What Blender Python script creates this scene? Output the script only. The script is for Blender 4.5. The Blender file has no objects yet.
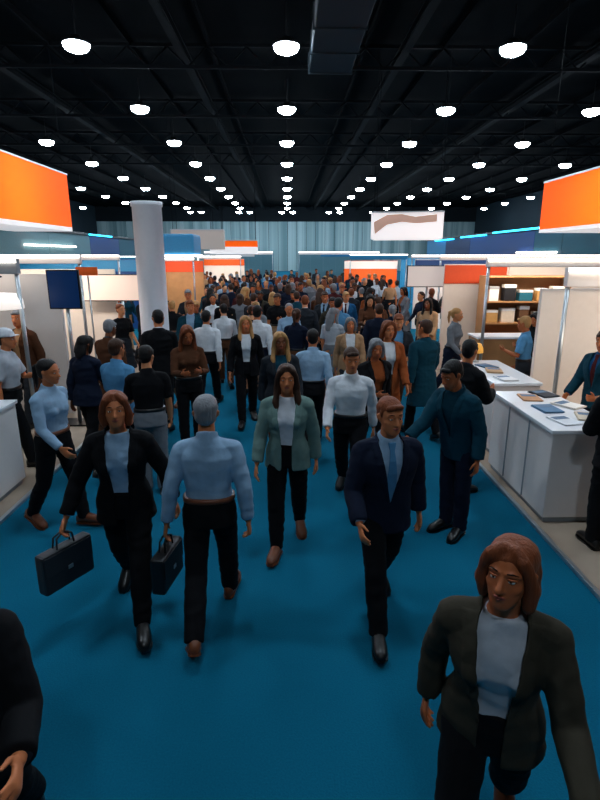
import bpy, bmesh, math, random
import numpy as np
from mathutils import Vector, Matrix, noise

C = bpy.context.scene.collection
R = math.radians
LAMP = 98.0     # lamp brightness
EXPO = 0.0
random.seed(11)

# ---------------------------------------------------------------- materials
MATS = {}
def srgb(r, g, b):
    f = lambda c: (c / 12.92 if c <= .04045 else ((c + .055) / 1.055) ** 2.4)
    return (f(r / 255), f(g / 255), f(b / 255), 1)
def mat(name, rgb, rough=.8, metal=0.0, emit=0.0, ecol=None, var=.12, scale=14, bump=0.0, spec=.3, stretch=None):
    if name in MATS: return MATS[name]
    m = bpy.data.materials.new(name); m.use_nodes = True
    nt = m.node_tree; b = nt.nodes['Principled BSDF']
    c = srgb(*rgb)
    b.inputs['Roughness'].default_value = rough
    b.inputs['Metallic'].default_value = metal
    b.inputs['Specular IOR Level'].default_value = spec
    tc = nt.nodes.new('ShaderNodeTexCoord'); nz = nt.nodes.new('ShaderNodeTexNoise')
    nz.inputs['Scale'].default_value = scale; nz.inputs['Detail'].default_value = 3
    if stretch:
        mp = nt.nodes.new('ShaderNodeMapping'); mp.inputs['Scale'].default_value = stretch
        nt.links.new(tc.outputs['Object'], mp.inputs['Vector']); nt.links.new(mp.outputs['Vector'], nz.inputs['Vector'])
    else: nt.links.new(tc.outputs['Object'], nz.inputs['Vector'])
    if emit > 0:
        b.inputs['Base Color'].default_value = c
        b.inputs['Emission Color'].default_value = srgb(*(ecol or rgb))
        b.inputs['Emission Strength'].default_value = emit
    else:
        mx = nt.nodes.new('ShaderNodeMixRGB'); mx.blend_type = 'MIX'
        mx.inputs[1].default_value = tuple(x * (1 - var) for x in c[:3]) + (1,)
        mx.inputs[2].default_value = tuple(min(1, x * (1 + var)) for x in c[:3]) + (1,)
        nt.links.new(nz.outputs['Fac'], mx.inputs[0]); nt.links.new(mx.outputs[0], b.inputs['Base Color'])
    if bump > 0:
        bp = nt.nodes.new('ShaderNodeBump'); bp.inputs['Strength'].default_value = bump
        bp.inputs['Distance'].default_value = .01
        nt.links.new(nz.outputs['Fac'], bp.inputs['Height']); nt.links.new(bp.outputs['Normal'], b.inputs['Normal'])
    MATS[name] = m
    return m

# ---------------------------------------------------------------- objects
def obj(name, me, m=None, parent=None, loc=None):
    o = bpy.data.objects.new(name, me); C.objects.link(o)
    if m is not None and me is not None and len(me.materials) == 0:
        for q in (m if isinstance(m, (list, tuple)) else [m]): me.materials.append(q)
    if parent is not None: o.parent = parent
    if loc is not None: o.location = loc
    return o
def tag(o, label, cat, group=None, kind=None):
    if label: o['label'] = label
    if cat: o['category'] = cat
    if group: o['group'] = group
    if kind: o['kind'] = kind
    return o
def thing(name, label, cat, loc=(0, 0, 0), rz=0, group=None):
    o = bpy.data.objects.new(name, None); C.objects.link(o)
    o.location = loc; o.rotation_euler = (0, 0, rz); o.empty_display_size = .1
    return tag(o, label, cat, group)
def copy_tree(o, parent=None):
    c = o.copy(); C.objects.link(c); c.parent = parent
    for ch in list(o.children): copy_tree(ch, c)
    return c

class MB:
    """collects boxes, tubes and lofts, then builds one mesh"""
    def __init__(s): s.v = []; s.f = []; s.sm = []
    def add(s, vs, fs, smooth=True):
        b = len(s.v); s.v += [tuple(v) for v in vs]; s.f += [tuple(b + i for i in f) for f in fs]
        s.sm += [smooth] * len(fs)
        return s
    def box(s, x0, x1, y0, y1, z0, z1, bev=0.0):
        bm = bmesh.new(); bmesh.ops.create_cube(bm, size=1)
        for v in bm.verts:
            v.co = ((x0 + x1) / 2 + v.co.x * (x1 - x0), (y0 + y1) / 2 + v.co.y * (y1 - y0), (z0 + z1) / 2 + v.co.z * (z1 - z0))
        if bev: bmesh.ops.bevel(bm, geom=bm.edges[:], offset=bev, segments=2, profile=.6, affect='EDGES')
        bm.verts.index_update()
        s.add([v.co[:] for v in bm.verts], [[v.index for v in f.verts] for f in bm.faces], False); bm.free()
        return s
    def rings(s, rings, smooth=True):
        n = len(rings[0]); vs = [p for r in rings for p in r]; fs = []
        for i in range(len(rings) - 1):
            for j in range(n):
                a = i * n + j; b = i * n + (j + 1) % n
                fs.append((a, b, b + n, a + n))
        fs.append(tuple(range(n))[::-1]); k = (len(rings) - 1) * n
        fs.append(tuple(k + j for j in range(n)))
        return s.add(vs, fs, smooth)
    def tube(s, pts, rad, n=14, squash=None, ref=None, round_ends=True):
        """limb through pts with radii rad; squash=(a,b) scales the two cross axes"""
        P = [Vector(p) for p in pts]; rad = list(rad)
        if round_ends:
            d0 = (P[0] - P[1]).normalized(); d1 = (P[-1] - P[-2]).normalized()
            r0, r1 = rad[0], rad[-1]
            P = [P[0] + d0 * r0 * .95, P[0] + d0 * r0 * .6] + P + [P[-1] + d1 * r1 * .6, P[-1] + d1 * r1 * .95]
            rad = [r0 * .3, r0 * .78] + rad + [r1 * .78, r1 * .3]
        a, b = squash or (1, 1); out = []; prev = None
        for i, p in enumerate(P):
            t = (P[min(i + 1, len(P) - 1)] - P[max(i - 1, 0)]).normalized()
            u = Vector(ref) if ref is not None else (prev if prev is not None else Vector((1, 0, 0)))
            if abs(u.dot(t)) > .95: u = Vector((0, 1, 0)) if ref is None else Vector((0, .3, 1))
            u = (u - t * u.dot(t)).normalized(); w = t.cross(u)
            if ref is None: prev = u
            out.append([p + u * (math.cos(q) * rad[i] * a) + w * (math.sin(q) * rad[i] * b) for q in [2 * math.pi * k / n for k in range(n)]])
        return s.rings(out)
    def ell(s, c, r, n=16, m=10):
        c = Vector(c); rr = []
        for i in range(1, m):
            t = math.pi * i / m - math.pi / 2
            rr.append([(c.x + r[0] * math.cos(t) * math.cos(q), c.y + r[1] * math.cos(t) * math.sin(q), c.z + r[2] * math.sin(t)) for q in [2 * math.pi * k / n for k in range(n)]])
        return s.rings(rr)
    def lathe(s, prof, c=(0, 0, 0), n=24, sx=1, sy=1, smooth=True):
        return s.rings([[(c[0] + r * sx * math.cos(q), c[1] + r * sy * math.sin(q), c[2] + z) for q in [2 * math.pi * k / n for k in range(n)]] for r, z in prof], smooth)
    def xf(s, fn): s.v = [tuple(fn(Vector(v))) for v in s.v]; return s
    def mesh(s, name):
        me = bpy.data.meshes.new(name); me.from_pydata(s.v, [], s.f); me.polygons.foreach_set('use_smooth', s.sm)
        bm = bmesh.new(); bm.from_mesh(me); bmesh.ops.recalc_face_normals(bm, faces=bm.faces[:]); bm.to_mesh(me); bm.free(); me.update()
        return me
    def build(s, name, m=None, parent=None, loc=None): return obj(name, s.mesh(name), m, parent, loc)

def remesh(me, voxel, ratio=1.0, smooth=4, thick=0.0, post=None, fold=0.0, seed=0):
    """union of the closed lofts in ME as one continuous skin"""
    def evald(me_, mods):
        o = bpy.data.objects.new('tmp', me_); C.objects.link(o)
        for t, kw in mods:
            md = o.modifiers.new(t, t)
            for k, v in kw.items(): setattr(md, k, v)
        dg = bpy.context.evaluated_depsgraph_get()
        r = bpy.data.meshes.new_from_object(o.evaluated_get(dg))
        bpy.data.objects.remove(o); return r
    r = evald(me, [('REMESH', dict(mode='VOXEL', voxel_size=voxel)), ('SMOOTH', dict(factor=.5, iterations=smooth))])
    if fold:
        n = len(r.vertices); co = np.empty(n * 3); r.vertices.foreach_get('co', co); co = co.reshape(-1, 3)
        no = np.empty(n * 3); r.vertices.foreach_get('normal', no); no = no.reshape(-1, 3)
        for i in range(n):
            x, y, z = co[i]
            q = noise.noise(Vector((x * 6 + seed * 3.1, y * 6, z * 12 + x * 1.5)))
            q2 = noise.noise(Vector((x * 17 + seed, y * 17, z * 26 - x * 7)))
            co[i] += no[i] * (fold * (1 - abs(q) * 2.6) + fold * .45 * q2)
        r.vertices.foreach_set('co', co.reshape(-1)); r.update()
    if post: post(r)
    if ratio < 1: r = evald(r, [('DECIMATE', dict(ratio=ratio))])
    if thick: r = evald(r, [('SOLIDIFY', dict(thickness=thick, offset=-1.0))])
    r.polygons.foreach_set('use_smooth', [True] * len(r.polygons)); r.update()
    r.materials.clear()
    return r

# ---------------------------------------------------------------- people
def superring(T, cx, cy, z, rx, ry, n=24, e=2.4):
    out = []
    for k in range(n):
        q = 2 * math.pi * k / n; c, s_ = math.cos(q), math.sin(q)
        out.append(T(Vector((cx + rx * math.copysign(abs(c) ** (2 / e), c), cy + ry * math.copysign(abs(s_) ** (2 / e), s_), z))))
    return out
EYE_W = mat('eye_white', (225, 222, 215), .3, var=.02); EYE_D = mat('eye_iris', (45, 30, 22), .2, var=.02)
BROW = mat('eyebrow', (50, 34, 26), .9)

def figure(spec, voxel=.0065, keep=.2):
    """meshes of one figure (facing -Y, feet on z=0): {part: mesh}; heads, hands and clothes follow the pose in SPEC"""
    F = spec['sex'] == 'f'
    hw = .168 if F else .180      # shoulder joint half width
    top = spec['top']; out = {}
    # ---- skeleton
    th, sh = .44, .42
    legs = []
    for sx, (a, k, q) in zip((-1, 1), spec['legs']):
        a, k, q = R(a), R(k), R(q)
        hip = Vector((sx * .088, 0, 0)); d1 = Vector((sx * .02, -math.sin(a), -math.cos(a))).normalized()
        kn = hip + d1 * th; d2 = Vector((-sx * .01, -math.sin(a - k), -math.cos(a - k))).normalized()
        an = kn + d2 * sh; fd = Vector((sx * .18, -math.cos(q), -math.sin(q))).normalized()
        up = Vector((0, -math.sin(q), math.cos(q)))
        heel = an - fd * .045 - up * .05; ball = an + fd * .13 - up * .05; toe = an + fd * .185 - up * .052
        legs.append((hip, kn, an, heel, ball, toe, fd, up))
    low = min(min(p.z for p in l[3:6]) for l in legs) - .028
    hz = -low
    legs = [tuple((p + Vector((0, 0, hz)) if i < 6 else p) for i, p in enumerate(l)) for l in legs]
    M = Matrix.Rotation(R(spec.get('twist', 0)), 4, 'Z') @ Matrix.Rotation(R(spec.get('lean', 2)), 4, 'X')
    pel = Vector((0, 0, hz))
    T = lambda p: pel + M @ Vector(p)          # torso space: z measured from the hips
    Ti = M.inverted()
    arms = []
    for sx, (f_, o_, e_, w_) in zip((-1, 1), spec['arms']):
        f_, o_, e_, w_ = R(f_), R(o_), R(e_), R(w_)
        s0 = T((sx * hw, .005, .447))
        d1 = M @ Vector((sx * math.sin(o_), -math.sin(f_) * math.cos(o_), -math.cos(f_) * math.cos(o_)))
        el = s0 + d1 * .285
        d2 = (M @ Vector((sx * math.sin(o_) * .4 - sx * math.sin(w_), -math.sin(f_ + e_) * math.cos(w_), -math.cos(f_ + e_) * math.cos(w_)))).normalized()
        wr = el + d2 * .245
        t0 = Vector((0, -.7, .7)); l = (t0 - d2 * t0.dot(d2)).normalized(); n = d2.cross(l)
        if n.x * sx > 0: n = -n
        arms.append((s0, el, wr, d2, l, n))
    # torso rings (z from hips, rx, ry, cy)
    if F: TR = [(-.09, .11, .09, .01), (-.04, .165, .115, .012), (.03, .168, .115, .012), (.10, .145, .10, .004), (.17, .122, .088, 0), (.25, .13, .095, -.002), (.33, .148, .112, -.012), (.39, .155, .105, -.006), (.44, .148, .09, .004), (.48, .112, .070, .008), (.52, .066, .055, .01)]
    else: TR = [(-.09, .11, .09, .01), (-.04, .155, .11, .01), (.03, .158, .108, .008), (.10, .15, .10, .004), (.17, .145, .098, 0), (.25, .155, .105, -.002), (.33, .172, .116, -.004), (.40, .18, .112, 0), (.45, .162, .092, .004), (.49, .122, .074, .008), (.53, .07, .058, .01)]
    def torso(mb, g, z0, z1, flare=0.0, e=2.4):
        rr = [(z, rx + g, ry + g, cy) for z, rx, ry, cy in TR if z0 < z < z1]
        def at(z):
            for (a, b) in zip(TR[:-1], TR[1:]):
                if a[0] <= z <= b[0]:
                    t = (z - a[0]) / (b[0] - a[0]); return tuple(a[i] * (1 - t) + b[i] * t for i in range(4))
            return TR[0] if z < TR[0][0] else TR[-1]
        b = at(z0) if z0 > -.04 else TR[1]
        lo = [(z0, b[1] + g + flare, b[2] + g + flare * .6, b[3])]
        if z0 < TR[0][0]: rr = [r for r in rr if r[0] > -.05]
        t_ = at(z1); hi = [(z1, t_[1] + g, t_[2] + g, t_[3])]
        mb.rings([superring(T, 0, cy, z, rx, ry, e=e) for z, rx, ry, cy in lo + rr + hi]); return at
    # head frame
    hy, hp = R(spec.get('head', (0, 0))[0]), R(spec.get('head', (0, 0))[1])
    HM = Matrix.Rotation(hy, 4, 'Z') @ Matrix.Rotation(hp, 4, 'X')
    nb = T((0, .012, .52)); nt_ = nb + (M @ Vector((0, -.012, .085)))
    hb = nt_ + Vector((0, -.012, -.022))          # chin-level pivot
    HT = lambda p: hb + HM @ (Vector(p))
    HTi = lambda p: HM.inverted() @ (Vector(p) - hb)
    # ---- body
    b = MB(); torso(b, 0, -.09, .53)
    bust = .012 if F else 0
    if F:
        for sx in (-1, 1): b.tube([T((sx * .065, -.07, .335)), T((sx * .068, -.085, .33))], [.05, .045])
    b.tube([T((0, .012, .47)), nb, nt_, HT((0, .01, .06))], [.062, .054 if F else .06, .05 if F else .057, .05])
    for sx, (s0, el, wr, d, l, n) in zip((-1, 1), arms):
        k = .86 if F else 1
        b.tube([T((sx * .06, .008, .475)), T((sx * (hw - .035), .006, .458)), s0 * .96 + el * .04], [.044, .047 * k, .046 * k])
        b.tube([s0, s0.lerp(el, .35), el, el.lerp(wr, .3), wr], [.045 * k, .044 * k, .037 * k, .039 * k, .026 * k])
        # hand: palm, four bent fingers, thumb from the side of the palm
        pm = wr + d * .05
        b.tube([wr - d * .01, wr + d * .03, wr + d * .085], [.026, .038, .04], squash=(1, .36), ref=l)
        c = spec.get('curl', (18, 18))[0 if sx < 0 else 1]
        for off, L, r in ((.030, .072, .0088), (.0105, .080, .009), (-.0095, .075, .0087), (-.0285, .06, .0078)):
            p = wr + d * (.088 - abs(off) * .15) + l * off; pts = [p - d * .02, p]
            for j, fr in enumerate((.45, .32, .23)):
                a = R(c * (j + 1)); dd = d * math.cos(a) + n * math.sin(a) + l * off * 2.0
                pts.append(pts[-1] + dd.normalized() * L * fr)
            b.tube(pts, [r * 1.05, r * 1.05, r, r * .93, r * .82], n=8)
        p = wr + d * .022 + l * .024
        b.tube([p, p + (d * .6 + l * .7 + n * .25).normalized() * .04, p + (d * .6 + l * .7 + n * .25).normalized() * .04 + (d * .9 + l * .25 + n * .4).normalized() * .045], [.013, .0115, .0085], n=8)
    for hip, kn, an, heel, ball, toe, fd, up in legs:
        b.tube([hip + Vector((0, .01, 0)), hip.lerp(kn, .35), kn, kn.lerp(an, .3) + Vector((0, .012, 0)), an.lerp(kn, .15), an], [.088, .078, .054, .055, .036, .036])
        b.tube([heel + up * .02, an - up * .01 + fd * .03, ball + up * .012, toe + up * .004], [.032, .034, .034, .022], squash=(1.1, .75), ref=fd.cross(up))
    HR = [(.000, .026, -.066, .022), (.018, .043, -.050, .044), (.045, .058, -.026, .070), (.075, .067, -.010, .088), (.11, .070, .000, .096), (.15, .0755, .005, .099), (.185, .071, .007, .092), (.210, .056, .007, .073), (.226, .034, .007, .046), (.231, .012, .007, .016)]
    sc = .96 if F else 1.0
    b.rings([superring(HT, 0, cy * sc, z * sc, rx * sc, ry * sc, e=2.15) for z, rx, cy, ry in HR])
    H = lambda x, y, z: HT((x * sc, y * sc, z * sc))
    b.tube([H(0, -.090, .128), H(0, -.105, .10), H(0, -.116, .082)], [.0085, .0105, .0125], n=10)
    for sx in (-1, 1):
        b.tube([H(sx * .010, -.100, .078), H(sx * .012, -.104, .079)], [.009, .008], n=8)
        b.tube([H(sx * .012, -.093, .140), H(sx * .035, -.088, .142), H(sx * .052, -.072, .136)], [.008, .009, .007], n=8)
        b.tube([H(sx * .036, -.068, .082), H(sx * .048, -.056, .090)], [.020, .018], n=8)
        b.tube([H(sx * .070, .002, .088), H(sx * .080, .010, .105), H(sx * .083, .016, .125), H(sx * .076, .006, .135)], [.007, .011, .012, .008], n=8)
    b.tube([H(-.020, -.092, .056), H(0, -.099, .057), H(.020, -.092, .056)], [.006, .0085, .006], n=8)
    b.tube([H(-.016, -.090, .046), H(0, -.096, .045), H(.016, -.090, .046)], [.006, .0085, .006], n=8)
    raw = b.mesh('body')
    body = remesh(raw, voxel, keep, smooth=3)
    for _ in range(4): body.materials.append(None)
    idx = []
    for pl in body.polygons:
        c = HTi(pl.center) / sc
        i = 0
        idx.append(i)
    # eyes and brows belong to the same body mesh
    e = MB()
    for sx in (-1, 1):
        k = len(e.f); e.ell(H(sx * .031, -.0835, .118), (.0125, .0105, .0062), 10, 8); idx += [2] * (len(e.f) - k)
        k = len(e.f); e.ell(H(sx * .031, -.0905, .118), (.0055, .0042, .0056), 8, 6); idx += [3] * (len(e.f) - k)
        k = len(e.f); e.tube([H(sx * .017, -.1005, .1465), H(sx * .034, -.0965, .1495), H(sx * .051, -.079, .143)], [.0022, .003, .0016], n=6); idx += [3] * (len(e.f) - k)
    k = len(e.f)
    e.tube([H(-.021, -.094, .0535), H(-.008, -.1055, .0575), H(.008, -.1055, .0575), H(.021, -.094, .0535)], [.0025, .0045, .0045, .0025], n=6)
    e.tube([H(-.019, -.094, .0505), H(0, -.1035, .0475), H(.019, -.094, .0505)], [.0025, .005, .0025], n=6); idx += [1] * (len(e.f) - k)
    k = len(e.f)
    for sx in (-1, 1): e.tube([H(sx * .017, -.090, .1245), H(sx * .031, -.0965, .1275), H(sx * .046, -.082, .1245)], [.0035, .0045, .0035], n=6)
    idx += [0] * (len(e.f) - k)
    bm = bmesh.new(); bm.from_mesh(body); em = e.mesh('e'); bm.from_mesh(em); bm.to_mesh(body); bm.free()
    body.polygons.foreach_set('material_index', idx); body.polygons.foreach_set('use_smooth', [True] * len(body.polygons))
    body.name = 'body'; out['body'] = body
    # ---- hair
    hs = spec.get('hair', 'short'); hb_ = MB()
    if hs != 'bald':
        g = {'short': 1.0, 'long': 1.07, 'bob': 1.08, 'bun': 1.02, 'tail': 1.02, 'cap': .98}[hs]
        hb_.rings([superring(HT, 0, (cy + .016) * sc, z * sc, rx * sc, ry * sc, e=2.1) for z, rx, cy, ry in
                   [(.13, .074 * g, .014, .088 * g), (.155, .081 * g, .008, .098 * g), (.185, .080 * g, .004, .097 * g), (.215, .066 * g, .004, .083 * g), (.236, .044 * g, .006, .055 * g), (.246, .015, .006, .02)]])
        hb_.ell(H(0, .052, .115), (.073 * sc * g, .062 * sc * g, .075 * sc))
        if hs == 'short':
            hb_.tube([H(-.045, -.070, .185), H(0, -.092, .198), H(.045, -.070, .190)], [.018, .02, .018])
            for sx in (-1, 1): hb_.tube([H(sx * .074, -.018, .15), H(sx * .072, -.02, .115)], [.014, .008], squash=(.6, 1))
        if hs in ('long', 'bob'):
            L = -.02 if hs == 'bob' else -.17
            for sx in (-1, 1):
                hb_.tube([H(sx * .02, -.055, .222), H(sx * .055, -.066, .19), H(sx * .078, -.045, .14), H(sx * .086, -.02, .08), H(sx * .09, -.01, .02 if hs == 'long' else .0), H(sx * .10, -.045, L * .55), H(sx * .095, -.078, L)] if hs == 'long' else
                         [H(sx * .02, -.055, .222), H(sx * .055, -.066, .19), H(sx * .078, -.045, .14), H(sx * .088, -.02, .08), H(sx * .082, -.01, .01)], [.02, .024, .022, .026, .028, .03, .014] if hs == 'long' else [.02, .024, .022, .028, .02])
            hb_.tube([H(0, .06, .16), H(0, .085, .08), H(0, .09, 0), H(0, .10, L)], [.07, .078, .08, .06], squash=(1.15, .55), ref=(1, 0, 0))
        if hs == 'bun': hb_.ell(H(0, .105, .20), (.042, .04, .04))
        if hs == 'tail': hb_.tube([H(0, .10, .18), H(0, .145, .15), H(0, .15, .05), H(0, .135, -.06)], [.022, .03, .026, .01])
        hm = remesh(hb_.mesh('hair'), .0075, .35, smooth=3, fold=.0035, seed=3); hm.name = 'hair'; out['hair'] = hm
    if hs == 'cap':
        c = MB(); c.rings([superring(HT, 0, .012, z, rx, ry, e=2.05) for z, rx, ry in [(.15, .093, .113), (.17, .094, .114), (.2, .088, .107), (.232, .066, .082), (.252, .032, .04), (.257, .008, .01)]])
        c.tube([H(-.05, -.088, .16), H(0, -.118, .163), H(.05, -.088, .16)], [.03, .045, .03], squash=(.16, 1), ref=(0, 0, 1))
        out['cap'] = c.mesh('cap')
    # ---- trousers / skirt
    bt = spec.get('bottom', 'trousers')
    if bt == 'trousers':
        t = MB(); torso(t, .020, -.085, .118)
        for sx, (hip, kn, an, heel, ball, toe, fd, up) in zip((-1, 1), legs):
            bend = (an - kn).normalized()
            t.tube([hip + Vector((0, .01, .02)), hip.lerp(kn, .4), kn, kn.lerp(an, .4) + Vector((0, .008, 0)), an + bend * .012], [.100, .09, .074, .074, .064 if not F else .056], round_ends=False)
        tm = remesh(t.mesh('trousers'), .009, .3, smooth=3, fold=.0045, seed=1); tm.name = 'trousers'; out['trousers'] = tm
        bl = MB(); rr = []
        at = TR[3]
        for z, g in ((.088, .016), (.09, .027), (.122, .027), (.124, .016)): rr.append(superring(T, 0, at[3], z, at[1] + g + (.002), at[2] + g + .002))
        bl.rings(rr)
        if top in ('shirt', 'tee'): out['belt'] = bl.mesh('belt')
    else:
        s = MB(); hem = {'skirt': -.42, 'dress': -.50, 'gown': -.84}[bt]
        sp = max(abs(legs[0][1].y), abs(legs[1][1].y))
        y0 = (legs[0][1].y + legs[1][1].y) / 2
        rr = [(hem, .20 + .04 * (bt != 'skirt'), .13 + sp * (.9 if bt != 'gown' else 1.1)), (hem * .6, .195, .13 + sp * .5), (-.1, .185, .135), (-.02, .182, .132), (.06, .172, .124), (.13, .154, .117)]
        s.rings([superring(lambda p: pel + Vector(p), 0, y0 * .9 * min(1, max(0, -z / .4)), z, rx, ry) for z, rx, ry in rr])
        sm_ = remesh(s.mesh('skirt'), .01, .3, smooth=3, fold=.009, seed=2); sm_.name = 'skirt'; out['skirt'] = sm_
    # ---- upper garment
    def sleeves(mb, g, frac=1.0, cuff=0.0):
        for sx, (s0, el, wr, d, l, n) in zip((-1, 1), arms):
            k = .9 if F else 1
            mb.tube([T((sx * .06, .008, .478)), T((sx * (hw - .035), .006, .46)), s0], [.042 + g * 1.2, .046 + g * 1.25, .046 + g * 1.25])
            full = [s0, s0.lerp(el, .4), el, el.lerp(wr, .4), el.lerp(wr, .95)]
            rad = [(.048 + g * 1.15) * k, (.050 + g * 1.1) * k, (.045 + g) * k, (.042 + g) * k, (.033 + g + cuff) * k]
            if frac < 1: full = full[:2] + [s0.lerp(el, .78)]; rad = rad[:2] + [.052 + g]
            mb.tube(full, rad, round_ends=False)
    def neckcol(mb, r0, r1, h): mb.tube([T((0, .01, .50)), T((0, .008, .535 + h * .4)), T((0, .002, .535 + h))], [r0 + .012, r0, r1], round_ends=False)
    def collar_cut(me, rad=.07):
        pass
    s = MB(); torso(s, .011 + bust * .2, .07 if bt == 'trousers' else .09, .53)
    if F:
        for sx in (-1, 1): s.tube([T((sx * .065, -.07, .335)), T((sx * .068, -.088, .33))], [.062, .056])
    if not (F and top != 'shirt'): neckcol(s, .066 if F else .072, .064 if F else .07, .03)
    if top in ('shirt', 'jacket', 'open', 'coat'): sleeves(s, .010)
    elif top == 'tee': sleeves(s, .014, .5)
    elif top in ('dress',): sleeves(s, .008, .5)
    sm2 = remesh(s.mesh('shirt'), .0085, .35, smooth=3, fold=.005, seed=5); sm2.name = 'shirt'; out['shirt'] = sm2
    if spec.get('tie'):
        t = MB(); rr = []
        for z, w, y in ((.10, .012, -.118), (.115, .026, -.122), (.2, .036, -.124), (.33, .030, -.140), (.42, .022, -.132), (.485, .015, -.105), (.505, .020, -.098), (.535, .026, -.088)):
            rr.append([T((-w, y, z)), T((w, y, z)), T((w, y + .012, z)), T((-w, y + .012, z))])
        t.rings(rr, False); out['tie'] = t.mesh('tie')
    if top in ('jacket', 'open', 'coat'):
        j = MB(); z0 = {'jacket': -.13, 'open': -.12, 'coat': -.42}[top]
        g = .030 if not F else .028
        torso(j, g, z0, .525, flare=.015 if top != 'coat' else .045)
        if F:
            for sx in (-1, 1): j.tube([T((sx * .065, -.07, .335)), T((sx * .068, -.092, .33))], [.074, .066])
        sleeves(j, .019, cuff=.004)
        neckcol(j, .086, .080, .022)
        btn = .10 if top == 'jacket' else z0 - .05
        wid = (lambda z: max(0.0, (z - btn) / (.50 - btn)) * .078) if top == 'jacket' else (lambda z: .045 + max(0, z - .1) * .09)
        def cut(me):
            bm = bmesh.new(); bm.from_mesh(me); bm.normal_update(); kill = []
            for f in bm.faces:
                c = Ti @ (f.calc_center_median() - pel); nn = Ti.to_3x3() @ f.normal
                w = wid(c.z)
                front = c.y < -.035
                if front and abs(c.x) < w and c.z > z0 - .1 and nn.y < .6: kill.append(f)
                elif c.z > .50 and (c.x ** 2 + (c.y - .005) ** 2) ** .5 < .082 and nn.z > -.2 and (nn.z > .55 or c.z > .575): kill.append(f)
                elif c.z < z0 + .012 and nn.z < -.5 and abs(c.x) < .26: kill.append(f)
            bmesh.ops.delete(bm, geom=kill, context='FACES')
            lo = [v for v in bm.verts if not v.link_faces]; bmesh.ops.delete(bm, geom=lo, context='VERTS')
            for _ in range(10):
                bv = [v for v in bm.verts if v.is_boundary]; nc = {}
                for v in bv:
                    nb2 = [e_.other_vert(v) for e_ in v.link_edges if e_.is_boundary]
                    if len(nb2) == 2: nc[v] = v.co * .4 + (nb2[0].co + nb2[1].co) * .3
                for v, c_ in nc.items(): v.co = c_
            for v in bm.verts:
                c = Ti @ (v.co - pel); w = wid(c.z)
                if c.y < -.03 and c.z > btn + .02 and c.z > .08:
                    t = abs(c.x) - w
                    lim = .05 * min(1, (c.z - .05) / .25)
                    if -.02 < t < lim and c.z < .56: v.co += v.normal * .007
            bm.to_mesh(me); bm.free()
        jm = remesh(j.mesh('jacket'), .0085, .4, smooth=3, fold=.005, seed=7, post=cut, thick=.006); jm.name = 'jacket'; out['jacket'] = jm
    # ---- shoes, one mesh each
    for i, (hip, kn, an, heel, ball, toe, fd, up) in enumerate(legs):
        s = MB(); side = fd.cross(up).normalized()
        def sec(p, w, h0, h1): return [p + side * (w * math.cos(q)) + up * ((h0 + h1) / 2 + (h1 - h0) / 2 * math.sin(q)) for q in [2 * math.pi * k / 14 for k in range(14)]]
        base = an - up * .052
        low_ = bt != 'trousers'
        s.rings([sec(base + fd * x, w, h0, h1) for x, w, h0, h1 in ((-.088, .016, -.02, .03), (-.080, .032, -.024, .062 if not low_ else .045), (-.02, .046, -.024, .092 if not low_ else .02), (.03, .044, -.022, .096 if not low_ else .018), (.08, .048, -.022, .074 if not low_ else .02), (.14, .050, -.022, .054 if not low_ else .044), (.185, .044, -.02, .040), (.222, .024, -.018, .014))])
        s.rings([[base + fd * x + side * w * sg + up * zz for sg, zz in ((-1, -.028), (1, -.028), (1, -.016), (-1, -.016))] for x, w in ((-.088, .026), (-.06, .042), (.03, .042), (.14, .054), (.19, .046), (.226, .022))], False)
        me = s.mesh('shoe'); out['shoe%d' % i] = me
    out['_hands'] = [(a[2] + a[3] * .10, a[3]) for a in arms]
    out['_T'] = (M, pel)
    return out

# ---------------------------------------------------------------- place
HZ_LAMP = 9.0
def strip(name, x0, x1, y0, y1, z0, z1, m, parent=None, bev=0.0): return MB().box(x0, x1, y0, y1, z0, z1, bev).build(name, m, parent)

carpet = mat('teal_carpet', (8, 97, 126), .95, var=.22, scale=90, bump=.25, spec=.08)
fl = MB().box(-32, 32, -16, 95, -.2, 0).build('floor', carpet); tag(fl, None, None, kind='structure')
wood_floor = mat('booth_flooring', (168, 150, 132), .5, var=.15, scale=5)
alu = mat('brushed_aluminium', (190, 196, 200), .35, .8)
for nm, x0, x1, ex in (('floor_right', 2.5, 9.4, 2.47), ('floor_left', -9.4, -2.98, -2.98)):
    tag(MB().box(x0, x1, -1, 16, .001, .035).build(nm, wood_floor), None, None, kind='structure')
tag(MB().box(2.455, 2.50, -1, 16, .001, .04, .006).build('trim_1', alu), None, None, kind='structure')
tag(MB().box(-2.98, -2.935, -1, 16, .001, .04, .006).build('trim_2', alu), None, None, kind='structure')

# back wall: pale pleated drape panels
m = bpy.data.materials.new('pale_panelling'); m.use_nodes = True; nt = m.node_tree; b = nt.nodes['Principled BSDF']
tc = nt.nodes.new('ShaderNodeTexCoord'); sp = nt.nodes.new('ShaderNodeSeparateXYZ'); nt.links.new(tc.outputs['Object'], sp.inputs[0])
nz = nt.nodes.new('ShaderNodeTexNoise'); nz.noise_dimensions = '1D'; nz.inputs['Scale'].default_value = .7; nz.inputs['Detail'].default_value = 4
nt.links.new(sp.outputs['X'], nz.inputs['W']); cr = nt.nodes.new('ShaderNodeValToRGB')
cr.color_ramp.elements[0].position = .36; cr.color_ramp.elements[0].color = srgb(112, 144, 148)
cr.color_ramp.elements[1].position = .62; cr.color_ramp.elements[1].color = srgb(168, 192, 194)
nt.links.new(nz.outputs['Fac'], cr.inputs[0]); nt.links.new(cr.outputs[0], b.inputs['Base Color']); b.inputs['Roughness'].default_value = .8
bw = MB()
x = -32.0
while x < 32:
    bw.box(x + .03, x + 1.57, 94.8 + (.12 if int(x) % 3 == 0 else 0), 95.1, 0, 8.1); x += 1.6
bw2 = MB().box(-32, 32, 94.75, 95.1, 8.1, 10.5)
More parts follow.
